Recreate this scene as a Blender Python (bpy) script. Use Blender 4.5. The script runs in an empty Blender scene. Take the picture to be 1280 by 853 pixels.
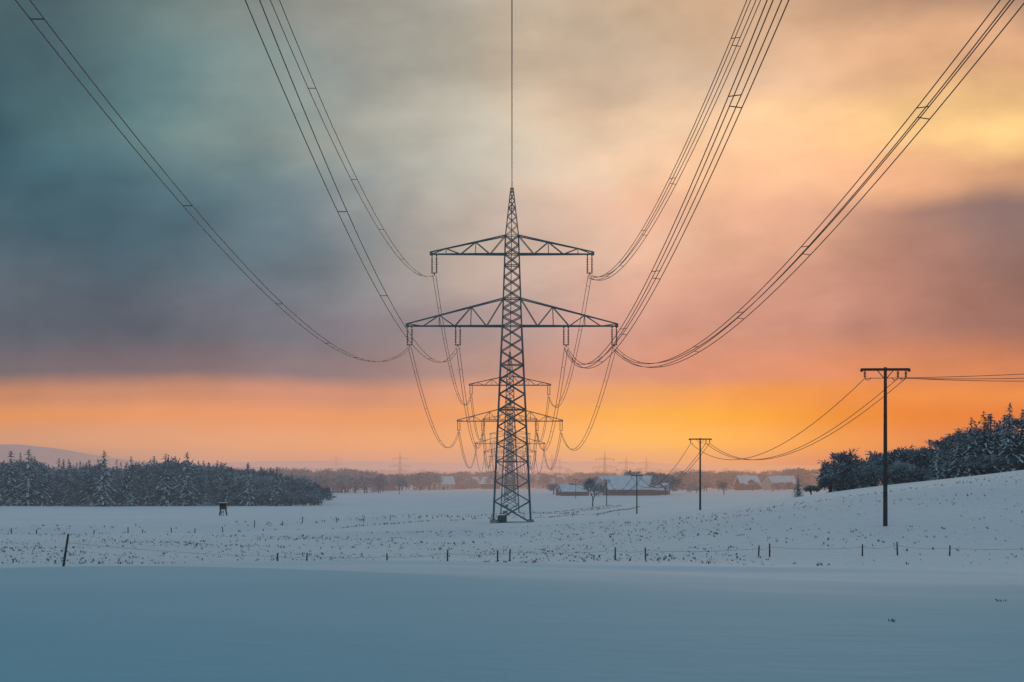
import bpy, math, random
import numpy as np
from mathutils import Vector, Matrix
random.seed(7); np.random.seed(7)
scene = bpy.context.scene
COL = scene.collection

def lin(c):
    out = []
    for v in c:
        v = v/255.0
        out.append(v/12.92 if v <= 0.04045 else ((v+0.055)/1.055)**2.4)
    return tuple(out)+(1.0,)

# ------------------------------------------------------------------ terrain
PY = np.array([-400,-100,0,20,60,80,100,130,170,220,291,400,582,800,950,1300,2000,4000,8000,20000,60000],float)
PZ = np.array([6,0.5,-2,-2.15,-3.3,-4.2,-4.9,-6.0,-6.5,-6.95,-7.6,-9.2,-12.6,-15,-16,-17,-17.5,-18,-18,-18,-18],float)
S = np.linspace(-math.asinh(400/60), math.asinh(60000/60), 4000)
D = np.interp(60*np.sinh(S), PY, PZ)
k = np.hanning(61); k /= k.sum()
D = np.convolve(np.pad(D, 30, mode='edge'), k, mode='valid')
def sstep(a, b, x):
    t = np.clip((x-a)/(b-a), 0, 1); return t*t*(3-2*t)
TRY=[150,215,265,330,450,700,950,1400]; TRX=[-130,-60,-28,-12,4,32,60,120]
def terrain(X, Y):
    X = np.asarray(X, float); Y = np.asarray(Y, float)
    z = np.interp(np.arcsinh(Y/60), S, D)
    x0 = np.interp(Y, [60,100,152,350,600,1200], [-10,-5,1,22,60,200])
    g = sstep(105, 195, Y)*(1-0.8*sstep(460, 1000, Y))
    t = (X-x0)
    sp = np.log1p(np.exp(np.clip(t/7.0, -30, 30)))*7.0
    sp = np.where(t/7.0 > 30, t, sp)
    z = z + 16*np.tanh(0.142*sp/16)*g
    near = 1/(1+(np.abs(Y)/700.0)**2)
    z = z + near*(0.22*np.sin(X/17+Y/43+1.0)+0.16*np.sin(X/9.0-Y/21.0)+0.07*np.sin(X/4.1+Y/6.3))*sstep(10,70,np.abs(Y)+np.abs(X)*0.6)
    yt = 106-0.10*X+2.0*np.sin(X/30)
    d = (Y-yt)
    z = z - 0.5*np.exp(-(d/1.7)**2) + 0.25*np.exp(-((d+4)/1.8)**2)
    xt = np.interp(Y, TRY, TRX)
    d2 = (X-xt)*0.6
    z = z - 0.55*np.exp(-(d2/1.8)**2)*sstep(150,200,Y) + 0.65*np.exp(-((d2+4.5)/2.0)**2)*sstep(150,200,Y)
    return z
def tz(x, y): return float(terrain(x, y))

# ------------------------------------------------------------------ materials
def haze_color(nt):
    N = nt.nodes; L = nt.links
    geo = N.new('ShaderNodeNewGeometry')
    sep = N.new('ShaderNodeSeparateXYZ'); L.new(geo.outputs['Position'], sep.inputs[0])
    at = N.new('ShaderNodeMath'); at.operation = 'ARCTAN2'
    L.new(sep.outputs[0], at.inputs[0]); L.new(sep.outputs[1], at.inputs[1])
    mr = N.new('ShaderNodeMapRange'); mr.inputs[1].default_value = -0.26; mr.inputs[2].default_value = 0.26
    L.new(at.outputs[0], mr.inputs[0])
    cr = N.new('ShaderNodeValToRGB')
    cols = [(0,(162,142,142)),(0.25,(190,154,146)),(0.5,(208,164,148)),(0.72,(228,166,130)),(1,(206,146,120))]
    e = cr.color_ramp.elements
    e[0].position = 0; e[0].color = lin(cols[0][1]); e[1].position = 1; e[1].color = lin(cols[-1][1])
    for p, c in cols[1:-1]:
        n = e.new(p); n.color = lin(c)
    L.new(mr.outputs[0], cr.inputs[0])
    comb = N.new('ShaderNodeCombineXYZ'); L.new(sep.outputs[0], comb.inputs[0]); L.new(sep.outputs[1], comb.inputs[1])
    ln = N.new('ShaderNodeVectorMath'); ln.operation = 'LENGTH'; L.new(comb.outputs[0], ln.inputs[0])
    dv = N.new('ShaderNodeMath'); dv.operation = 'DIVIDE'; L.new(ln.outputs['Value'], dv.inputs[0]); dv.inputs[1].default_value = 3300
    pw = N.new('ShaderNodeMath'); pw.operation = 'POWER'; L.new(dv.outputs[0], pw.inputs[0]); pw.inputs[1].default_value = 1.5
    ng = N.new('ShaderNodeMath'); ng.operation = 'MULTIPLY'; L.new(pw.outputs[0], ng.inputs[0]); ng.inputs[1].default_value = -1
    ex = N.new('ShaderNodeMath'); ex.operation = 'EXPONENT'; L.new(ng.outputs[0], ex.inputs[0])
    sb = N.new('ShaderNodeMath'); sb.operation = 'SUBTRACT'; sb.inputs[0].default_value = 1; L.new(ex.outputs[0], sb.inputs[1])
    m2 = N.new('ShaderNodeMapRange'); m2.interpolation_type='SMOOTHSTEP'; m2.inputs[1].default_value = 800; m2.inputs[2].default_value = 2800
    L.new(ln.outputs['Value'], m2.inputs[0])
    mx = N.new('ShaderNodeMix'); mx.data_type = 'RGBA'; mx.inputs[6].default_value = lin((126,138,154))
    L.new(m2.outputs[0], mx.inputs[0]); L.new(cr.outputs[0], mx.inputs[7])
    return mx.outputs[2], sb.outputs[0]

def make_mat(name, col, rough=0.8, col2=None, nscale=1.0, haze=True, metallic=0.0, spec=0.3):
    m = bpy.data.materials.new(name); m.use_nodes = True
    nt = m.node_tree; N = nt.nodes; L = nt.links
    bs = N['Principled BSDF']; out = N['Material Output']
    bs.inputs['Base Color'].default_value = tuple(col)+(1,)
    bs.inputs['Roughness'].default_value = rough
    bs.inputs['Metallic'].default_value = metallic
    bs.inputs['Specular IOR Level'].default_value = spec
    if col2 is not None:
        geo = N.new('ShaderNodeNewGeometry')
        no = N.new('ShaderNodeTexNoise'); no.inputs['Scale'].default_value = nscale; no.inputs['Detail'].default_value = 5
        L.new(geo.outputs['Position'], no.inputs['Vector'])
        cr = N.new('ShaderNodeValToRGB'); cr.name='VARY'; e = cr.color_ramp.elements
        e[0].position = 0.35; e[0].color = tuple(col)+(1,); e[1].position = 0.65; e[1].color = tuple(col2)+(1,)
        L.new(no.outputs['Fac'], cr.inputs[0])
        L.new(cr.outputs[0], bs.inputs['Base Color'])
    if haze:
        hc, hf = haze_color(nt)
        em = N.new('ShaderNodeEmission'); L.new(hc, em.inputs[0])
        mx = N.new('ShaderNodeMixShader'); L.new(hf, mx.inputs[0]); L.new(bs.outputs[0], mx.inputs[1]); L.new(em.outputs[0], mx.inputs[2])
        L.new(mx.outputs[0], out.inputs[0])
    return m

def snow_mat(name):
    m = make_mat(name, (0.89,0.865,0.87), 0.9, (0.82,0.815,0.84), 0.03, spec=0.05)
    nt = m.node_tree; N = nt.nodes; L = nt.links; bs = N['Principled BSDF']
    geo = N.new('ShaderNodeNewGeometry')
    mp = N.new('ShaderNodeMapping'); mp.inputs['Scale'].default_value = (0.8,1.0,1.0); L.new(geo.outputs['Position'], mp.inputs[0])
    n1 = N.new('ShaderNodeTexNoise'); n1.inputs['Scale'].default_value = 0.09; n1.inputs['Detail'].default_value = 2; L.new(mp.outputs[0], n1.inputs['Vector'])
    n2 = N.new('ShaderNodeTexNoise'); n2.inputs['Scale'].default_value = 1.3; n2.inputs['Detail'].default_value = 6; L.new(mp.outputs[0], n2.inputs['Vector'])
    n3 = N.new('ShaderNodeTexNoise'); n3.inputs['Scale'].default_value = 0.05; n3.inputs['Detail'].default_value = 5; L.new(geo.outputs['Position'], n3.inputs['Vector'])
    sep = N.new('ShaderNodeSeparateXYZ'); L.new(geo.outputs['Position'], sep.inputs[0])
    # foreground light falloff painted into the snow colour: darker, bluer, fading around the track
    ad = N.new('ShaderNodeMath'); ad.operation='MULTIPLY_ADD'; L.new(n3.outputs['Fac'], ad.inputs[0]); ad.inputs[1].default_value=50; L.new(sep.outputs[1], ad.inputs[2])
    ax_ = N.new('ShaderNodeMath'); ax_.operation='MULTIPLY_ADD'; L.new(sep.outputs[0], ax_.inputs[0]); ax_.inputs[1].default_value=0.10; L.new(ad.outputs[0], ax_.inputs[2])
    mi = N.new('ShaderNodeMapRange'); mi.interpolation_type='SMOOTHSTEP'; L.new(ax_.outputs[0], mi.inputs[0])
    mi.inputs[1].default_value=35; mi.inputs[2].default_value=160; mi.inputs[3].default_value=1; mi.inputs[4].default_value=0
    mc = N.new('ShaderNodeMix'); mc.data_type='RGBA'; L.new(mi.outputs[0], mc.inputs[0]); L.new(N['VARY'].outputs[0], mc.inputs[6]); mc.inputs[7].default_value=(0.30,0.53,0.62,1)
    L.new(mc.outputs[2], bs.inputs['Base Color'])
    mr = N.new('ShaderNodeMapRange'); mr.interpolation_type = 'SMOOTHSTEP'
    mr.inputs[1].default_value = 108; mr.inputs[2].default_value = 130; mr.inputs[3].default_value = 0.05; mr.inputs[4].default_value = 0.55
    L.new(sep.outputs[1], mr.inputs[0])
    mr2 = N.new('ShaderNodeMapRange'); mr2.interpolation_type = 'SMOOTHSTEP'
    mr2.inputs[1].default_value = 210; mr2.inputs[2].default_value = 270; mr2.inputs[3].default_value = 1; mr2.inputs[4].default_value = 0.25
    L.new(sep.outputs[1], mr2.inputs[0])
    mu = N.new('ShaderNodeMath'); mu.operation = 'MULTIPLY'; L.new(mr.outputs[0], mu.inputs[0]); L.new(mr2.outputs[0], mu.inputs[1])
    b1 = N.new('ShaderNodeBump'); b1.inputs['Distance'].default_value = 0.6; b1.inputs['Strength'].default_value = 0.3; L.new(n1.outputs['Fac'], b1.inputs['Height'])
    b2 = N.new('ShaderNodeBump'); b2.inputs['Distance'].default_value = 0.9; L.new(mu.outputs[0], b2.inputs['Strength'])
    L.new(n2.outputs['Fac'], b2.inputs['Height']); L.new(b1.outputs[0], b2.inputs['Normal'])
    L.new(b2.outputs[0], bs.inputs['Normal'])
    return m

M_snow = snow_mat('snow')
M_steel = make_mat('galvanised_steel', (0.075,0.105,0.12), 0.6, (0.15,0.19,0.20), 0.5, metallic=0.15)
M_cable = make_mat('cable', (0.05,0.06,0.065), 0.6)
M_insul = make_mat('insulator_glaze', (0.05,0.05,0.055), 0.4)
M_wood = make_mat('weathered_wood', (0.045,0.04,0.04), 0.85, (0.08,0.07,0.065), 3)
M_conc = make_mat('concrete', (0.28,0.28,0.27), 0.9, (0.35,0.35,0.34), 2)
M_bark = make_mat('bark', (0.04,0.04,0.04), 0.9, (0.06,0.06,0.06), 1)
M_needle = make_mat('fir_needles', (0.014,0.032,0.034), 0.8, (0.035,0.062,0.062), 0.25, spec=0.08)
M_tsnow = make_mat('snow_on_branches', (0.40,0.46,0.52), 0.9, (0.74,0.77,0.80), 0.22, spec=0.05)
M_frost = make_mat('frosted_twigs', (0.20,0.24,0.27), 0.9, (0.46,0.50,0.54), 0.22, spec=0.05)
M_twig = make_mat('twigs', (0.045,0.052,0.055), 0.9, (0.09,0.10,0.105), 0.3, spec=0.1)
M_stub = make_mat('dry_stalks', (0.07,0.07,0.075), 0.9, (0.14,0.14,0.14), 1)
M_wall = make_mat('timber_wall', (0.07,0.055,0.05), 0.85, (0.11,0.085,0.07), 0.6)
M_brick = make_mat('brick_wall', (0.24,0.12,0.08), 0.9, (0.32,0.17,0.11), 0.5)
M_plaster = make_mat('plaster_wall', (0.42,0.38,0.33), 0.9, (0.5,0.45,0.4), 0.4)
M_glass = make_mat('window_glass', (0.03,0.035,0.045), 0.15)
M_roofsnow = make_mat('snowy_roof', (0.62,0.72,0.80), 0.8, (0.82,0.87,0.91), 0.3)
M_tile = make_mat('tiled_roof', (0.16,0.08,0.06), 0.85, (0.36,0.30,0.29), 0.25)
M_hill = make_mat('wooded_hill', (0.10,0.12,0.15), 0.95, (0.40,0.43,0.48), 0.004)

# ------------------------------------------------------------------ mesh helpers
class MB:
    def __init__(s): s.v=[]; s.f=[]; s.m=[]
    def beam(s, p, q, w, h=None, mat=0, n=4, w2=None):
        p=Vector(p); q=Vector(q); d=q-p
        if d.length<1e-6: return
        d.normalize()
        up=Vector((0,0,1)) if abs(d.z)<0.95 else Vector((0,1,0))
        a=d.cross(up).normalized(); b=a.cross(d).normalized()
        h=h or w; w2=w2 or w; k=w2/w
        i0=len(s.v)
        for c,sc in ((p,1),(q,k)):
            for i in range(n):
                t=2*math.pi*(i+0.5)/n
                r=0.7071 if n==4 else 0.5
                s.v.append(c+a*(math.cos(t)*w*r*sc)+b*(math.sin(t)*h*r*sc))
        for i in range(n):
            j=(i+1)%n
            s.f.append((i0+i,i0+j,i0+n+j,i0+n+i)); s.m.append(mat)
        s.f.append(tuple(i0+i for i in range(n))[::-1]); s.m.append(mat)
        s.f.append(tuple(i0+n+i for i in range(n))); s.m.append(mat)
    def box(s, c, sx, sy, sz, mat=0):
        c=Vector(c); i0=len(s.v)
        for dz in (-.5,.5):
            for dx,dy in ((-.5,-.5),(.5,-.5),(.5,.5),(-.5,.5)):
                s.v.append(c+Vector((dx*sx,dy*sy,dz*sz)))
        for f in ((3,2,1,0),(4,5,6,7),(0,1,5,4),(1,2,6,5),(2,3,7,6),(3,0,4,7)):
            s.f.append(tuple(i0+i for i in f)); s.m.append(mat)
    def poly(s, pts, mat=0):
        i0=len(s.v); s.v+= [Vector(p) for p in pts]
        s.f.append(tuple(range(i0,i0+len(pts)))); s.m.append(mat)
    def mesh(s, name, mats):
        me=bpy.data.meshes.new(name)
        me.from_pydata([tuple(v) for v in s.v],[],s.f)
        for m in mats: me.materials.append(m)
        me.polygons.foreach_set('material_index', s.m)
        me.update(); return me
    def obj(s, name, mats, loc=(0,0,0), parent=None, rot=0):
        o=bpy.data.objects.new(name, s.mesh(name,mats)); COL.objects.link(o)
        o.location=loc; o.rotation_euler[2]=rot
        if parent: o.parent=parent
        return o
def empty(name, loc=(0,0,0), rot=0):
    o=bpy.data.objects.new(name,None); COL.objects.link(o); o.location=loc; o.rotation_euler[2]=rot
    o.empty_display_size=0.5
    return o

# ------------------------------------------------------------------ ground
def grow(start, step, end, f):
    out=[]; x=start; st=step
    while x<end:
        st*=f; x+=st; out.append(x)
    return out
ys=list(np.arange(-30,240,0.8)); ys+=grow(ys[-1],0.8,60000,1.022); ys=[-y for y in grow(30,1.5,4000,1.12)][::-1]+ys
xc=list(np.arange(-66,66.1,1.1)); g=grow(66,1.1,30000,1.055)
xs=[-x for x in g][::-1]+xc+g
X,Y=np.meshgrid(np.array(xs),np.array(ys)); Z=terrain(X,Y)
nx=len(xs); ny=len(ys)
me=bpy.data.meshes.new('snow_field_ground')
co=np.stack([X,Y,Z],-1).reshape(-1,3)
me.vertices.add(nx*ny); me.vertices.foreach_set('co',co.ravel())
I=np.arange((ny-1)*(nx-1)); r=I//(nx-1); c=I%(nx-1); a=r*nx+c
q=np.stack([a,a+1,a+nx+1,a+nx],-1)
me.loops.add(q.size); me.loops.foreach_set('vertex_index',q.ravel().astype(np.int32))
me.polygons.add(len(q)); me.polygons.foreach_set('loop_start',(np.arange(len(q))*4).astype(np.int32))
me.polygons.foreach_set('loop_total',np.full(len(q),4,np.int32))
me.polygons.foreach_set('use_smooth',np.ones(len(q),bool))
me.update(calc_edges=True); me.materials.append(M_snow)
COL.objects.link(bpy.data.objects.new('snow_field_ground',me))

# ------------------------------------------------------------------ distant hills
def hills(name, Yd, pts, depth, seed, rough):
    rs=np.random.RandomState(seed)
    xs_=np.linspace(pts[0][0],pts[-1][0],420)
    h=np.interp(xs_,[p[0] for p in pts],[p[1] for p in pts])
    n=np.zeros_like(xs_)
    for o in range(1,7):
        kk=2**o; ph=rs.rand(2)*6.28
        n+=np.sin(xs_/Yd*kk*6+ph[0])*np.cos(xs_/Yd*kk*3.7+ph[1])/kk**0.8
    h=h+n*rough
    V=[];F=[]
    prof=[(-1,0),(-0.6,0.45),(-0.3,0.8),(0,1),(0.5,0.5),(1,0)]
    for j,(py,pz) in enumerate(prof):
        for i,x in enumerate(xs_):
            V.append((x,Yd+py*depth,-20+(h[i]+20)*pz))
    n_=len(xs_)
    for j in range(len(prof)-1):
        for i in range(n_-1):
            F.append((j*n_+i,j*n_+i+1,(j+1)*n_+i+1,(j+1)*n_+i))
    me=bpy.data.meshes.new(name); me.from_pydata(V,[],F); me.materials.append(M_hill)
    me.polygons.foreach_set('use_smooth',[True]*len(F)); me.update()
    COL.objects.link(bpy.data.objects.new(name,me))
def P(px,y,Yd): return ((px-640)/2489*Yd,(590-y)/2489*Yd)
hills('distant_hills',9500,[P(-1800,578,9500),P(-300,565,9500),P(0,570,9500),P(120,573,9500),P(240,577,9500),P(420,575,9500),P(560,578,9500),P(760,577,9500),P(900,581,9500),P(1100,580,9500),P(1280,580,9500),P(3000,576,9500)],1500,3,9)
hills('distant_hills',5200,[P(-1800,570,5200),P(-300,560,5200),P(-40,556,5200),P(25,556,5200),P(70,561,5200),P(140,573,5200),P(230,583,5200),P(380,586,5200),P(500,589,5200),P(700,592,5200),P(900,590,5200),P(1050,588,5200),P(1280,585,5200),P(3000,575,5200)],700,9,3.5)

# ------------------------------------------------------------------ lattice pylon
def pylon(name, X, Y, zarm, z0=None):
    zb = tz(X,Y) if z0 is None else z0
    H = zarm-zb
    mb=MB(); mi=MB()
    slope=1.35/28.9
    def hw(h):
        if h<=H: return 1.40+(H-h)*slope
        if h<=H+13.2: return 1.40-(h-H)*(0.45/13.2)
        return max(0.95-(h-H-13.2)*(0.87/7.9),0.06)
    lv=[0.0]
    while lv[-1]<H-2.2: lv.append(lv[-1]+max(1.7,hw(lv[-1])*1.05))
    s_=H/lv[-1]; lv=[l*s_ for l in lv]
    lv+= [H+1.33,H+2.66,H+4.0,H+5.6,H+7.2,H+8.85,H+10.5,H+11.8,H+13.2,H+14.7,H+16,H+17.2,H+18.3,H+19.3,H+20.2]
    C=[(-1,-1),(1,-1),(1,1),(-1,1)]
    thick = 1.0 if Y<400 else 1.25
    for i in range(len(lv)-1):
        a,b=lv[i],lv[i+1]; wa,wb=hw(a),hw(b)
        lw=(0.26 if a<H else 0.2 if a<H+13 else 0.13)*thick; dw=(0.13 if a<H+13 else 0.08)*thick
        for j in range(4):
            c=C[j]; d=C[(j+1)%4]
            mb.beam((c[0]*wa,c[1]*wa,a),(c[0]*wb,c[1]*wb,b),lw)
            mb.beam((c[0]*wa,c[1]*wa,a),(d[0]*wb,d[1]*wb,b),dw)
            mb.beam((d[0]*wa,d[1]*wa,a),(c[0]*wb,c[1]*wb,b),dw)
            if i%3==0 or abs(a-H)<0.01 or abs(a-H-10.5)<0.01:
                mb.beam((c[0]*wa,c[1]*wa,a),(d[0]*wa,d[1]*wa,a),dw)
    mb.beam((0,0,H+20.0),(0,0,H+21.2),0.14)
    for c in C:
        mb.box((c[0]*hw(0),c[1]*hw(0),0.05),0.9,0.9,0.7,1)
    mb.box((-1.4,-1.2,0.55),1.3,0.9,1.1,0)
    for (ha,top,Lx,npn) in ((H,4.0,15.3,6),(H+10.5,2.7,11.8,5)):
        wb=hw(ha); wt=hw(ha+top)
        for sx in (-1,1):
            for i in range(npn):
                t0=i/npn; t1=(i+1)/npn
                def bot(t,sy): return Vector((sx*(wb+(Lx-wb)*t), sy*(wb*(1-t)+0.12*t), ha))
                def tp(t,sy): return Vector((sx*(wt+(Lx-wt)*t), sy*(wt*(1-t)+0.10*t), ha+top*(1-t)+0.35*t))
                for sy in (-1,1):
                    mb.beam(bot(t0,sy),bot(t1,sy),0.20*thick)
                    mb.beam(tp(t0,sy),tp(t1,sy),0.16*thick)
                    if i%2==0: mb.beam(tp(t0,sy),bot(t1,sy),0.10*thick)
                    else: mb.beam(bot(t0,sy),tp(t1,sy),0.10*thick)
                    if i%2==1: mb.beam(bot(t1,sy),tp(t1,sy),0.09*thick)
                mb.beam(bot(t0,-1),bot(t1,1),0.1); mb.beam(bot(t1,-1),bot(t1,1),0.1); mb.beam(bot(t0,1),bot(t1,-1),0.1)
                mb.beam(tp(t1,-1),tp(t1,1),0.09)
            mb.box((sx*(Lx+0.0),0,ha+0.12),0.45,0.5,0.55,0)
    for sx in (-1,1):
        for (xo,ha) in ((14.95,H),(7.9,H),(11.35,H+10.5)):
            for dx in (-0.33,0.33):
                x=sx*xo+dx
                mi.beam((x,0,ha-0.05),(x,0,ha-2.75),0.10*thick,n=6)
                for kx in range(9):
                    zz=ha-0.5-kx*0.24
                    mi.beam((x,0,zz),(x,0,zz-0.13),0.34,n=8,w2=0.20)
                mi.beam((x,0,ha+0.1),(x,0,ha-0.3),0.2)
            mi.beam((sx*xo-0.45,0,ha-2.75),(sx*xo+0.45,0,ha-2.75),0.14)
            mi.beam((sx*xo,0,ha-2.75),(sx*xo,0,ha-3.05),0.16)
    e=empty(name,(X,Y,zb))
    mb.obj('lattice_steelwork',[M_steel,M_conc],parent=e)
    mi.obj('insulator_strings',[M_insul],parent=e)
SP=291.0
ARM=[27.0,21.3,14.8,12.3,11.6,11.2,11.0,11.0]
YP=[-20.0]+[SP*i for i in range(1,8)]
for i in range(0,8):
    pylon('transmission_pylon',0.0 if i<2 else -0.3*i,YP[i],ARM[i])
for px,Yd,arm in ((500,2900,8.0),(756,2500,5.0),(783,2900,2.0),(808,3300,4.0),(700,3400,5),(690,2950,6),(420,4300,16)):
    pylon('transmission_pylon',(px-640)/2489*Yd,Yd,arm)

# ------------------------------------------------------------------ conductors
def curve_obj(name, lines, mat):
    cu=bpy.data.curves.new(name,'CURVE'); cu.dimensions='3D'; cu.bevel_depth=1.0; cu.bevel_resolution=1
    for pts in lines:
        sp=cu.splines.new('POLY'); sp.points.add(len(pts)-1)
        for i,(x,y,z,r) in enumerate(pts):
            sp.points[i].co=(x,y,z,1); sp.points[i].radius=r
    cu.materials.append(mat)
    o=bpy.data.objects.new(name,cu); COL.objects.link(o); return o
def span(p,q,sag,n=60,rf=None):
    out=[]
    for i in range(n+1):
        t=i/n
        x=p[0]+(q[0]-p[0])*t; y=p[1]+(q[1]-p[1])*t; z=p[2]+(q[2]-p[2])*t-4*sag*t*(1-t)
        r=(0.015+0.00009*abs(y)) if rf is None else rf(y)
        out.append((x,y,z,r))
    return out
lines=[]; spc=MB()
for i in range(0,7):
    y0=YP[i]; y1=YP[i+1]
    for sx in (-1,1):
        for (xo,dz,sg) in ((14.95,-3.1,9.0),(7.9,-3.1,9.1),(11.35,7.4,9.0)):
            zz0=ARM[i]+dz; zz1=ARM[i+1]+dz
            sag=sg+(0.35 if sx>0 else 0)+(1.4 if i==0 else 0)
            xc0=sx*xo; xc1=sx*xo
            if i>=1: xc1-=0.3*(i+1)
            if i>=2: xc0-=0.3*i
            if sx<0: offs=[(-0.22,0),(0.22,0)]
            else: offs=[(-0.24,0.0),(0.22,0.06),(-0.20,-0.34),(0.24,-0.40)] if i<1 else [(-0.22,0),(0.22,-0.3)]
            if i>2: offs=[(0,0)]
            for ox,oz in offs:
                lines.append(span((xc0+ox,y0,zz0+oz),(xc1+ox,y1,zz1+oz),sag,70 if i<2 else 24))
            if i<2:
                k0=random.uniform(0.02,0.1)
                while k0<0.97:
                    x=xc0+(xc1-xc0)*k0; y=y0+(y1-y0)*k0; z=zz0+(zz1-zz0)*k0-4*sag*k0*(1-k0)
                    w=0.03+0.00004*max(y,0)
                    for a_,b_ in (((0,1),(2,3)) if len(offs)==4 else ((0,1),)):
                        spc.beam((x+offs[a_][0],y,z+offs[a_][1]),(x+offs[b_][0],y,z+offs[b_][1]),w)
                    k0+=random.uniform(0.09,0.14)
    xe0=-0.3*i if i>=2 else 0; xe1=-0.3*(i+1) if i>=1 else 0
    lines.append(span((xe0,y0,ARM[i]+21.1),(xe1,y1,ARM[i+1]+21.1),6.5,60,rf=lambda y:0.026+0.00013*abs(y)))
cables=curve_obj('overhead_power_cables',lines,M_cable)
spc.obj('conductor_spacers',[M_cable],parent=cables)

# ------------------------------------------------------------------ medium voltage poles
ARMX=(-1.55,0.95,1.55)
def tpole(X,Y,h,ang=0,thick=1.0):
    zb=tz(X,Y); e=empty('utility_pole',(X,Y,zb),ang)
    m=MB()
    m.beam((0,0,-0.4),(0,0,h),0.36*thick,n=10,w2=0.24*thick)
    m.beam((0,0,h),(0,0,h+0.12),0.24*thick,n=10)
    m.beam((-1.8,0,h-0.05),(1.8,0,h-0.05),0.16*thick,0.20*thick)
    m.beam((-1.8,0,h+0.02),(-1.8,0,h-0.22),0.18*thick); m.beam((1.8,0,h+0.02),(1.8,0,h-0.22),0.18*thick)
    m.beam((-0.12,0,h-0.7),(-0.6,0,h-0.12),0.06*thick); m.beam((0.12,0,h-0.7),(0.6,0,h-0.12),0.06*thick)
    m.obj('pole_and_crossarm',[M_wood],parent=e)
    n=MB()
    for ax in ARMX:
        n.beam((ax,0,h-0.12),(ax,0,h-0.68),0.07*thick,n=6)
        for k_ in range(4):
            n.beam((ax,0,h-0.22-k_*0.11),(ax,0,h-0.29-k_*0.11),0.24*thick,n=8,w2=0.14)
        pv=None
        for t in range(9):
            a_=math.pi*t/8
            pt=(ax+0.22*math.cos(a_)*(1 if ax<0 else -1)+ (0.22 if ax<0 else -0.22),0,h-0.66-0.2*math.sin(a_))
            if pv: n.beam(pv,pt,0.05*thick)
            pv=pt
    n.obj('pin_insulators',[M_insul],parent=e)
    c,s_=math.cos(ang),math.sin(ang)
    return [(X+ax*c,Y+ax*s_,zb+h-0.72) for ax in ARMX]
poles=[(79,168,11.5,-0.5),(28.5,152,12.0,-0.06),(31,328,11.9,0),(39,622,12,0),(43,905,12,0),(40,1250,12,0)]
att=[tpole(x,y,h,a_,1.0 if y<400 else 1.3) for x,y,h,a_ in poles]
mv=[]
for i in range(len(att)-1):
    for j_,(p,q) in enumerate(zip(att[i],att[i+1])):
        mv.append(span(p,q,[0.9+0.35*j_,4.3,5.0,5.0,5.0][i],30,rf=lambda y:0.012+0.00009*y))
curve_obj('utility_pole_wires',mv,M_cable)

# ------------------------------------------------------------------ field fence
fp=[(78,85,1.45,0.10),(347,132,0.8,0),(383,132,0.85,0.03),(484,131,0.75,-.02),(559,130,0.9,0.02),(622,133,0.75,0),(637,134,0.8,.02),(769,131,0.85,0),(807,131,0.8,-.02),(948,130,0.75,.03),(962,130,0.85,0),(1078,128,0.75,0),(1122,128,0.85,-.03),(1187,127,0.65,.02),(1330,126,0.8,0),(1420,126,0.8,.02)]
fe=MB(); tops=[]
for px,Yd,h,lean in fp:
    x=(px-640)/2489*Yd; z=tz(x,Yd)
    fe.beam((x,Yd,z-0.2),(x+lean*h*1.8,Yd+random.uniform(-.05,.05),z+h),0.11,n=7,w2=0.09)
    fe.beam((x+lean*h*1.8,Yd,z+h),(x+lean*h*1.8,Yd,z+h+0.04),0.1,n=7,w2=0.05,mat=1)
    tops.append((x+lean*h,Yd,z+h*0.75))
fo=fe.obj('pasture_fence',[M_wood,M_tsnow])
w=curve_obj('fence_wire',[span(tops[i],tops[i+1],0.12,10,rf=lambda y:0.008) for i in range(len(tops)-1)],M_cable); w.parent=fo
fe=MB()
for i in range(24):
    t=i/23; Yd=225+t*t*240; px=20+t*760+random.uniform(-8,8)
    x=(px-640)/2489*Yd; z=tz(x,Yd); h=random.uniform(0.5,0.95)
    fe.beam((x,Yd,z-0.2),(x+random.uniform(-.1,.1),Yd,z+h),0.12,n=6)
fe.obj('pasture_fence',[M_wood])

# ------------------------------------------------------------------ stubble in the rough field
st=MB()
def tuft(x,y,s_,nb,mat=0,wd=1.0):
    z=tz(x,y)-0.03
    for b in range(nb):
        a_=random.uniform(0,6.28); l=random.uniform(0.5,1)*s_; t=random.uniform(0.15,0.9)
        bx=x+random.uniform(-.1,.1)*s_*3; by=y+random.uniform(-.1,.1)
        dx=math.cos(a_)*l*t; dy=math.sin(a_)*l*t; wx=random.uniform(0.015,0.04)*(0.5+s_)*wd
        mm=mat if random.random()<.75 else 1
        st.poly([(bx-wx,by,z),(bx+wx,by,z),(bx+dx*.6+wx*.7,by+dy*.6,z+l*.7),(bx+dx-wx*.2,by+dy,z+l*.85)],mm)
for i in range(9000):
    y=random.uniform(118,240); x=random.uniform(-0.29,0.29)*y
    cl=math.sin(x*0.31+y*0.13)+math.sin(x*0.11-y*0.23)+random.uniform(-1.6,1.6)
    if cl<-0.1: continue
    if x>y*0.12 and random.random()<.5: continue
    tuft(x,y,random.choice([.08,.1,.12,.14,.16,.2,.28]),3,wd=1.5)
for i in range(1300):
    y=random.uniform(205,900)
    x=float(np.interp(y,TRY,TRX))+random.choice((-9.5,-5.0,2.8,3.4))+random.gauss(0,.5)
    tuft(x,y,random.uniform(.12,.38)*(1+y/900),3,wd=1.8)
for x,y,s_ in ((6.3,33,0.12),(6.35,33.1,0.1),(10.8,44,0.15),(10.95,44.2,0.12)):
    tuft(x,y,s_,5,wd=.6)
st.obj('dry_stubble_plants',[M_stub,M_tsnow])

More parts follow.
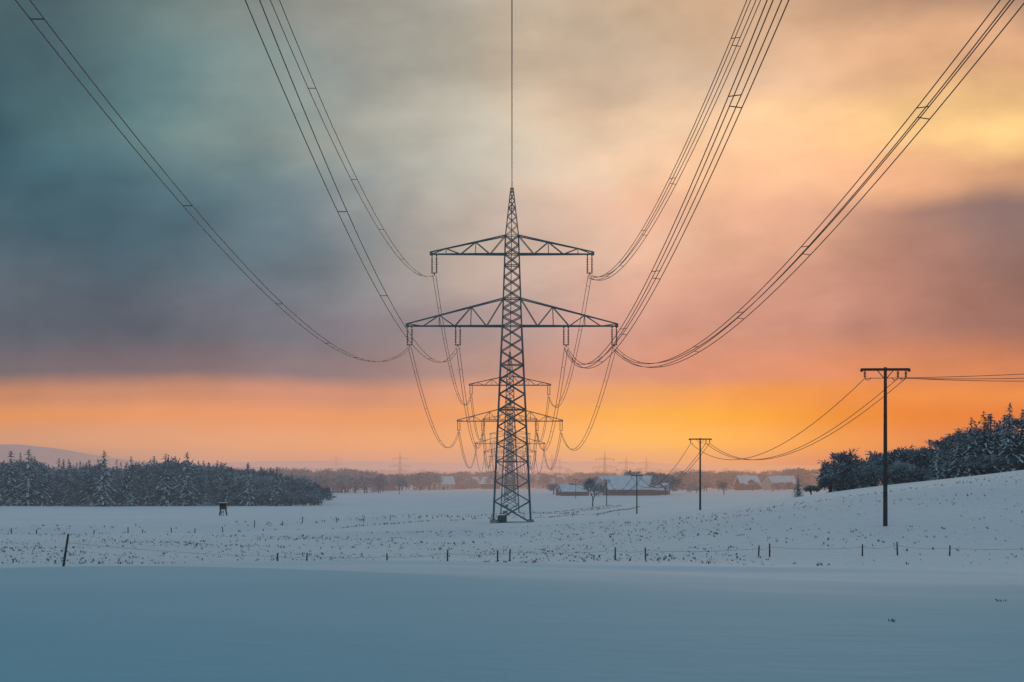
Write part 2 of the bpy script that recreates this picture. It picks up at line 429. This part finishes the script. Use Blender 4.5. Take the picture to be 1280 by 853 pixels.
# ------------------------------------------------------------------ hunting stand
hs=MB(); Yh=455; xh=(279-640)/2489*Yh; zh=tz(xh,Yh)
for sx in (-1,1):
    for sy in (-1,1):
        hs.beam((sx*0.85,sy*0.75,-0.2),(sx*0.6,sy*0.55,1.5),0.14)
    hs.beam((sx*0.8,-.7,0.3),(sx*0.62,.56,1.4),0.1)
hs.beam((-.8,-.7,0.3),(.62,-.56,1.4),0.1)
hs.box((0,0,1.56),1.6,1.4,0.12)
for sx in (-1,1): hs.box((sx*0.72,0,2.2),0.08,1.3,1.15)
hs.box((0,0.62,2.2),1.36,0.08,1.15); hs.box((0,-0.62,1.95),1.36,0.08,0.62); hs.box((0,-0.62,2.68),1.36,0.08,0.16)
hs.box((0,-0.05,2.85),1.9,1.8,0.12); hs.box((0,-0.05,2.98),1.86,1.76,0.12,1)
for k_ in range(5): hs.beam((-.25,-1.3+k_*0.13,0.1+k_*0.33),(.25,-1.3+k_*0.13,0.1+k_*0.33),0.06)
hs.beam((-.25,-1.35,-.1),(-.25,-.7,1.6),0.08); hs.beam((.25,-1.35,-.1),(.25,-.7,1.6),0.08)
hs.obj('hunting_stand',[M_wood,M_roofsnow],(xh,Yh,zh))

# ------------------------------------------------------------------ farm houses
def house(name,px,Yd,w,d,h,rh,rot=0.0,wall=None,chim=True,roof=None):
    X=(px-640)/2489*Yd; z=tz(X,Yd); e=empty(name,(X,Yd,z),rot)
    wall=wall or M_plaster
    m=MB(); m.box((0,0,h/2-0.3),w,d,h+0.6)
    for sx in (-1,1):
        m.poly([(sx*w/2,-d/2,h),(sx*w/2,d/2,h),(sx*w/2,0,h+rh)])
    m.obj('walls',[wall],parent=e)
    r=MB(); ov=0.9; sl=rh/(d/2)
    for sy in (-1,1):
        a=(-w/2-ov,sy*(d/2+ov),h-sl*ov+0.05); b=(w/2+ov,sy*(d/2+ov),h-sl*ov+0.05); c=(w/2+ov,0,h+rh+0.05); dd=(-w/2-ov,0,h+rh+0.05)
        up=Vector((0,0,0.45))
        r.poly([a,b,c,dd]); r.poly([Vector(a)+up,Vector(b)+up,Vector(c)+up,Vector(dd)+up])
        r.poly([a,b,Vector(b)+up,Vector(a)+up]); r.poly([b,c,Vector(c)+up,Vector(b)+up]); r.poly([a,dd,Vector(dd)+up,Vector(a)+up])
    r.obj('roof',[roof or M_roofsnow],parent=e)
    g_=MB(); nw=max(2,int(w/4))
    for i in range(nw):
        x=-w/2+(i+0.5)*w/nw
        if i==nw//2: continue
        g_.box((x,-d/2-0.02,min(h*0.55,2.0)),1.2,0.1,1.3)
        if h>5: g_.box((x,-d/2-0.02,h-1.3),1.2,0.1,1.2)
    g_.obj('windows',[M_glass],parent=e)
    dr=MB(); x=-w/2+(nw//2+0.5)*w/nw; dr.box((x,-d/2-0.03,1.4),2.4,0.12,2.8); dr.obj('door',[M_wood],parent=e)
    if chim:
        c_=MB(); c_.box((w*0.2,0.8,h+rh+0.4),0.9,0.9,2.4); c_.obj('chimney',[M_plaster],parent=e)
house('farm_barn',786,1440,34,20,5.0,9.0,0.18,M_wall,False)
house('farmhouse',762,1475,15,13,7.5,6.0,0.5)
house('farm_barn',822,1455,17,12,4.2,4.4,-0.2,M_wall,False)
house('farm_shed',718,1420,19,10,3.6,3.6,0.15,M_wall,False)
house('farm_shed',705,1450,9,8,4.2,3.6,0.9,M_wall,False)
HW=[M_plaster,M_brick,M_wall,M_plaster]; HR=[M_roofsnow,M_tile,M_roofsnow]
for n_,(px,Yd,w_,d_,h_,r_,ro) in enumerate(((552,1950,22,14,6,6.5,.3),(572,2000,16,12,6,6.5,.9),(480,1850,16,12,6,6,-.4),(466,1900,14,10,5,5,.8),(603,2300,22,14,6,7,-.3),(588,2100,16,12,6,6,.5),(934,1850,20,12,6,7,.4),(952,1880,18,13,6,7,-.6),(966,1800,16,11,6,6,.9),(980,1820,18,11,6,6,.3),(905,2050,20,13,6,6.5,.5),(920,1980,16,11,6,6,-.9),(664,2200,20,12,6,7,.3),(870,2100,18,12,6,6.5,-.4),(886,2150,16,12,6,6,.7),(682,2100,16,12,6,6,.4),(1000,2050,20,12,6,7,.3),(848,1950,18,12,6,6,.6),(612,2050,15,11,6,6,-.6),(430,2050,20,13,6,7,.5),(535,2100,15,11,6,6,.2),(700,2300,18,12,6,7,-.5),(724,2350,20,12,6,7,.3),(940,2100,18,12,6,7,.1),(1015,2150,18,12,6,7,-.5))):
    house('farmhouse',px,Yd,w_,d_,h_,r_,ro,HW[n_%4],True,HR[n_%3])

# ------------------------------------------------------------------ trees
def conifer(seed,R=0.19,snow=0.45):
    rd=random.Random(seed); b=MB()
    b.beam((0,0,-0.03),(0,0,1.0),0.028,n=6,w2=0.003,mat=0)
    nl=22
    for l in range(nl):
        t=l/(nl-1); z=0.05+0.94*t**0.95
        rr=R*(1-t)**0.8+0.012
        nb=max(4,int(11-6*t))
        a0=rd.uniform(0,6.28)
        for k_ in range(nb):
            a_=a0+6.28*k_/nb+rd.uniform(-.3,.3); L_=rr*rd.uniform(0.55,1.3)
            ca,sa=math.cos(a_),math.sin(a_); zz=z+rd.uniform(-.014,.014)
            droop=rd.uniform(0.3,0.7)
            ns=max(2,int(L_/0.032))
            for s_ in range(ns):
                u=(s_+rd.uniform(.3,1))/ns; r_=L_*u
                cx_,cy_,cz_=ca*r_,sa*r_,zz-droop*r_*u
                sz=0.029*(1.15-0.4*u)*rd.uniform(.7,1.3)*(0.5+0.5*(1-t))
                for q_ in range(2):
                    d1=Vector((ca+rd.uniform(-.7,.7),sa+rd.uniform(-.7,.7),-rd.uniform(.1,.9))).normalized()
                    d2=Vector((-sa,ca,rd.uniform(-.5,.5)))*0.75
                    c=Vector((cx_,cy_,cz_))
                    b.poly([c-d1*sz*.6-d2*sz*.5,c-d1*sz*.4+d2*sz*.6,c+d1*sz*1.2+d2*sz*.25,c+d1*sz*1.0-d2*sz*.35],1)
                if rd.random()<snow:
                    c=Vector((cx_,cy_,cz_+0.009)); d1=Vector((ca,sa,-droop*1.1)); d2=Vector((-sa,ca,rd.uniform(-.3,.3)))
                    k2=sz*rd.uniform(.7,1.15)
                    a1=c-d1*k2-d2*k2*.5; a2=c-d1*k2*.7+d2*k2*.7; a3=c+d1*k2+d2*k2*.5; a4=c+d1*k2*1.1-d2*k2*.4
                    b.poly([a1,a2,a3,a4],2)
                    if u>.6 and rd.random()<.6:
                        dn=Vector((ca*.5,sa*.5,-1))*k2*rd.uniform(.3,.8)
                        b.poly([a4,a3,a3+dn,a4+dn*.7],2)
    return b.mesh('conifer_mesh',[M_bark,M_needle,M_tsnow])
def broadleaf(seed,spread=1.0,frost=0.55,low=0.22):
    rd=random.Random(seed); b=MB()
    def rec(p,d,l,w_,lev):
        q=p+d*l; b.beam(p,q,w_,n=3,w2=w_*0.65,mat=0 if lev<3 else 1)
        if lev>=5:
            for i in range(6):
                c=p+(q-p)*rd.random()+Vector((rd.gauss(0,1),rd.gauss(0,1),rd.gauss(0,1)))*0.014
                e=(d+Vector((rd.gauss(0,.7),rd.gauss(0,.7),rd.gauss(0,.6)))).normalized()*rd.uniform(.02,.05)
                s_=e.cross(Vector((rd.random(),rd.random(),rd.random()))).normalized()*rd.uniform(.003,.010)
                b.poly([c-s_,c+s_,c+e+s_*.4,c+e-s_*.4],2 if rd.random()<frost else 1)
            return
        n=3 if lev<4 else 2
        for i in range(n+ (1 if rd.random()<.3 else 0)):
            nd=(d+Vector((rd.gauss(0,.55)*spread,rd.gauss(0,.55)*spread,rd.gauss(0.05,.3)))).normalized()
            rec(p+(q-p)*rd.uniform(.6,1),nd,l*rd.uniform(.62,.85),w_*.6,lev+1)
    rec(Vector((0,0,-0.02)),Vector((rd.uniform(-.05,.05),0,1)).normalized(),low,0.04,0)
    me=b.mesh('broadleaf_mesh',[M_bark,M_twig,M_frost])
    co=np.empty(len(me.vertices)*3); me.vertices.foreach_get('co',co); co=co.reshape(-1,3)
    sc=1.0/np.percentile(co[:,2],99.7); co*=sc; me.vertices.foreach_set('co',co.ravel()); me.update()
    return me
CON=[conifer(i,R=[.18,.22,.16,.24,.2,.27][i],snow=[.35,.5,.25,.6,.7,.45][i]) for i in range(6)]
BRD=[broadleaf(20+i,[.9,1.1,1.0,1.3,1.2][i],[.6,.5,.75,.65,.4][i],[.25,.2,.27,.14,.2][i]) for i in range(5)]
def put(mesh,name,x,y,h,parent=None,wide=1.0,sink=0.0):
    o=bpy.data.objects.new(name,mesh); COL.objects.link(o)
    o.location=(x,y,tz(x,y)-sink); s_=h; o.scale=(s_*wide,s_*wide,s_); o.rotation_euler=(random.uniform(-.03,.03),random.uniform(-.03,.03),random.uniform(0,6.28))
    if parent: o.parent=parent
    return o
def cx(px,Yd): return (px-640)/2489*Yd
F1=empty('snowy_forest')
hp=[-700,-300,0,40,90,140,240,300,350,385,405]; hh=[26,26,25,25,22.5,24,25,20.5,19,14,8]
for i in range(440):
    px=random.uniform(-330,398)
    row=random.random()
    Yd=935+row*150
    H_=np.interp(px,hp,hh)
    con=random.random()<(0.72 if px<300 else 0.25)
    h=H_*random.uniform(.64,1.0)*(1.0 if row>.25 else .85)
    if con: put(random.choice(CON),'conifer',cx(px,Yd),Yd,h,F1,random.uniform(1.1,1.5))
    else: put(random.choice(BRD),'frosted_tree',cx(px,Yd),Yd,h*.9,F1,random.uniform(1.0,1.5))
for i in range(130):
    px=random.uniform(-330,402); Yd=925+random.uniform(-8,12)
    put(random.choice(BRD[2:]+BRD[:1]),'frosted_shrub',cx(px,Yd),Yd,random.uniform(3,9),F1,random.uniform(1.2,1.9),0.5)
for px,h in ((14,25),(34,26),(55,18),(82,14),(112,21),(130,25.5),(160,20),(188,15),(208,24),(232,24.5),(258,14),(284,18),(312,20),(345,18),(-60,24),(-110,20)):
    put(random.choice(CON[1:]),'conifer',cx(px,912),912,h,F1,random.uniform(1.3,1.7))
F2=empty('distant_treeline')
def band(x0,x1,Y0,Y1,n,h0,h1,pc=.25):
    for i in range(n):
        px=random.uniform(x0,x1); Yd=random.uniform(Y0,Y1); h=random.uniform(h0,h1)
        me=random.choice(CON) if random.random()<pc else random.choice(BRD)
        put(me,'far_tree',cx(px,Yd),Yd,h,F2,random.uniform(1.1,1.9),0.6)
band(-100,470,1900,2150,170,14,23,.4)
band(355,480,1600,1750,55,9,16,.15)
band(470,545,1800,2100,32,8,17,.2)
band(520,640,2020,2500,80,9,19,.3)
band(640,760,2000,2500,75,9,18,.3)
band(800,850,1490,1560,20,12,18,.3)
band(735,775,1490,1560,10,8,14,.3)
band(690,735,1500,1600,8,6,10,.3)
band(835,1010,1880,2250,110,9,19,.3)
band(835,1010,1600,1800,16,5,11,.2)
band(985,1120,2000,2300,60,12,20,.4)
band(-200,1400,2700,3800,520,9,19,.5)
band(-200,1500,4400,5000,300,12,26,.5)
F3=empty('hillside_wood')
hp=[1032,1050,1075,1110,1150,1185,1200,1225,1250,1280,1400]; hh=[6,8.5,8,8.5,9,9,11,13,14,14.5,16]
for i in range(230):
    px=random.uniform(1040,1500); Yd=random.uniform(405,500)
    H_=np.interp(px,hp,hh)*Yd/425
    con=random.random()<(.4 if px<1180 else .88)
    h=H_*random.uniform(.7,1.05)
    x=cx(px,Yd)
    put(random.choice(CON) if con else random.choice(BRD),'hill_conifer' if con else 'hill_frosted_tree',x,Yd,h*(1 if con else .9),F3,random.uniform(1.1,1.5),0.3)
for px,h in ((1170,8),(1196,10.5),(1212,12.5),(1232,13.5),(1248,11),(1262,14.5),(1279,13)):
    put(random.choice(CON[1:]),'hill_conifer',cx(px,400),400,h,F3,1.4,.3)
for i in range(50):
    px=random.uniform(1030,1450); Yd=random.uniform(396,415)
    put(random.choice(BRD[2:]),'hill_shrub',cx(px,Yd),Yd,random.uniform(2,4.5),F3,1.6,0.2)
put(CON[3],'fir_tree',cx(998,400),400,4.6,wide=1.2)
put(BRD[1],'frosted_tree',cx(1052,400),400,8.5,wide=1.2)
put(BRD[0],'frosted_tree',cx(741,900),900,13,wide=1.0)
put(BRD[3],'frosted_shrub',cx(1014,405),405,2.2,wide=1.8)
put(BRD[2],'frosted_tree',cx(499,1500),1500,12,wide=1.1)
put(BRD[4],'frosted_tree',cx(832,1420),1420,15,wide=1.0)
put(BRD[1],'frosted_tree',cx(905,1500),1500,10,wide=1.3)

# ------------------------------------------------------------------ world sky
w=bpy.data.worlds.new('World'); scene.world=w; w.use_nodes=True
nt=w.node_tree; N=nt.nodes; L=nt.links
bg=N['Background']; bg.inputs[1].default_value=1.0
tc=N.new('ShaderNodeTexCoord'); sep=N.new('ShaderNodeSeparateXYZ'); L.new(tc.outputs['Generated'],sep.inputs[0])
def math_(op,a,b=None,c=None,clamp=False):
    n=N.new('ShaderNodeMath'); n.operation=op; n.use_clamp=clamp
    for i,v in enumerate((a,b,c)):
        if v is None: continue
        if isinstance(v,(int,float)): n.inputs[i].default_value=v
        else: L.new(v,n.inputs[i])
    return n.outputs[0]
def mrange(v,a,b,c=0,d=1,smooth=True):
    n=N.new('ShaderNodeMapRange'); n.interpolation_type='SMOOTHSTEP' if smooth else 'LINEAR'
    L.new(v,n.inputs[0]); n.inputs[1].default_value=a; n.inputs[2].default_value=b; n.inputs[3].default_value=c; n.inputs[4].default_value=d
    return n.outputs[0]
az=math_('ARCTAN2',sep.outputs[0],sep.outputs[1])
hy=math_('SQRT',math_('ADD',math_('MULTIPLY',sep.outputs[0],sep.outputs[0]),math_('MULTIPLY',sep.outputs[1],sep.outputs[1])))
el=math_('DIVIDE',sep.outputs[2],math_('MAXIMUM',hy,0.001))
def noise(sx,sy,off,scale=1,detail=4,rough=0.5,shear=0.0,dist=0.0):
    cb=N.new('ShaderNodeCombineXYZ')
    L.new(math_('MULTIPLY',az,sx),cb.inputs[0]); L.new(math_('MULTIPLY',math_('ADD',el,math_('MULTIPLY',az,shear)),sy),cb.inputs[1]); cb.inputs[2].default_value=off
    n=N.new('ShaderNodeTexNoise'); n.inputs['Scale'].default_value=scale; n.inputs['Detail'].default_value=detail; n.inputs['Roughness'].default_value=rough; n.inputs['Distortion'].default_value=dist
    L.new(cb.outputs[0],n.inputs['Vector']); return n.outputs['Fac']
amp=mrange(el,0.02,0.13,0.12,1.0)
wa=math_('MULTIPLY',math_('SUBTRACT',noise(9,16,1.3,detail=4,rough=.45),0.5),math_('MULTIPLY',amp,0.13))
we=math_('MULTIPLY',math_('SUBTRACT',noise(9,17,5.1,detail=4,rough=.45,shear=-.08),0.5),math_('MULTIPLY',amp,0.06))
az2=math_('ADD',az,wa); el2=math_('ADD',el,we)
t=mrange(az2,-0.2517,0.2517,0,1,False)
rows=[
(580,[(170,138,130),(200,154,132),(212,158,134),(220,164,134),(235,168,120),(220,144,108),(198,128,104)]),
(550,[(210,154,122),(224,160,122),(232,164,120),(242,172,114),(254,184,96),(242,156,86),(222,132,84)]),
(520,[(224,150,100),(230,154,108),(232,156,108),(242,164,100),(254,176,78),(244,148,66),(230,130,66)]),
(492,[(198,138,106),(204,142,114),(210,146,118),(226,158,116),(248,166,94),(242,148,78),(238,144,78)]),
(462,[(122,110,114),(132,114,118),(150,126,124),(190,144,128),(228,154,124),(226,144,102),(210,130,88)]),
(400,[(96,102,112),(102,104,114),(132,124,130),(174,146,140),(212,156,136),(190,134,116),(154,110,98)]),
(280,[(74,100,112),(86,108,118),(134,142,146),(200,180,166),(230,178,148),(194,144,122),(138,110,104)]),
(215,[(64,94,106),(98,124,130),(152,158,152),(208,192,174),(244,196,156),(240,180,138),(202,150,114)]),
(150,[(60,88,98),(114,138,138),(160,162,154),(206,192,172),(242,200,160),(255,204,146),(255,208,138)]),
(80,[(70,94,102),(112,134,134),(156,156,148),(186,174,156),(220,186,156),(234,184,144),(218,166,126)]),
(0,[(76,98,104),(116,134,132),(152,152,144),(178,168,152),(204,172,142),(194,154,124),(162,130,110)])]
cur=None; pv=None
for y,cs in rows:
    cr=N.new('ShaderNodeValToRGB'); cr.color_ramp.interpolation='CARDINAL'; e=cr.color_ramp.elements
    e[0].position=0; e[0].color=lin(cs[0]); e[1].position=1; e[1].color=lin(cs[-1])
    for i in range(1,6):
        n_=e.new(i/6); n_.color=lin(cs[i])
    L.new(t,cr.inputs[0]); v=(590-y)/2489*0.98
    if cur is None: cur=cr.outputs[0]
    else:
        mx=N.new('ShaderNodeMix'); mx.data_type='RGBA'
        L.new(mrange(el2,pv,v,0,1,True),mx.inputs[0]); L.new(cur,mx.inputs[6]); L.new(cr.outputs[0],mx.inputs[7]); cur=mx.outputs[2]
    pv=v
c1=noise(12,22,9.7,detail=6,rough=.5,shear=-0.06,dist=.25)
c2=noise(34,60,2.2,detail=6,rough=.55,shear=-0.05,dist=.3)
cf=math_('ADD',math_('MULTIPLY',math_('SUBTRACT',c1,0.5),0.8),math_('MULTIPLY',math_('SUBTRACT',c2,0.5),0.22))
cf=math_('ADD',math_('MULTIPLY',cf,mrange(el,0.0,0.08,0.15,1.0)),1.02)
vm=N.new('ShaderNodeVectorMath'); vm.operation='SCALE'; L.new(cur,vm.inputs[0]); L.new(cf,vm.inputs[3])
sky=N.new('ShaderNodeTexSky'); sky.sky_type='NISHITA'; sky.sun_disc=False; sky.sun_elevation=math.radians(5); sky.sun_rotation=math.radians(9)
sv=N.new('ShaderNodeVectorMath'); sv.operation='SCALE'; L.new(sky.outputs[0],sv.inputs[0]); sv.inputs[3].default_value=0.05
dm=N.new('ShaderNodeVectorMath'); dm.operation='ADD'; L.new(sv.outputs[0],dm.inputs[0]); dm.inputs[1].default_value=(0.145,0.232,0.30)
fac=math_('MAXIMUM',mrange(el,0.25,0.55),mrange(math_('ABSOLUTE',az),0.4,1.3))
mx=N.new('ShaderNodeMix'); mx.data_type='RGBA'; L.new(fac,mx.inputs[0]); L.new(vm.outputs[0],mx.inputs[6]); L.new(dm.outputs[0],mx.inputs[7])
L.new(mx.outputs[2],bg.inputs[0])

sl=bpy.data.lights.new('sun','SUN'); sl.energy=0.5; sl.angle=math.radians(12); sl.color=(1.0,0.72,0.5)
so=bpy.data.objects.new('sun',sl); COL.objects.link(so)
azs,els=math.radians(9),math.radians(5)
dirv=Vector((math.sin(azs)*math.cos(els),math.cos(azs)*math.cos(els),math.sin(els)))
so.rotation_euler=dirv.to_track_quat('Z','Y').to_euler()
so.location=(60,100,80)

cam=bpy.data.cameras.new('camera'); co_=bpy.data.objects.new('camera',cam); COL.objects.link(co_); scene.camera=co_
co_.location=(0,0,0); co_.rotation_euler=(math.radians(90),0,0)
cam.lens=70; cam.sensor_width=36; cam.shift_y=163.5/1280; cam.clip_start=0.5; cam.clip_end=100000
scene.view_settings.view_transform='Standard'; scene.view_settings.look='None'; scene.view_settings.exposure=0; scene.view_settings.gamma=1
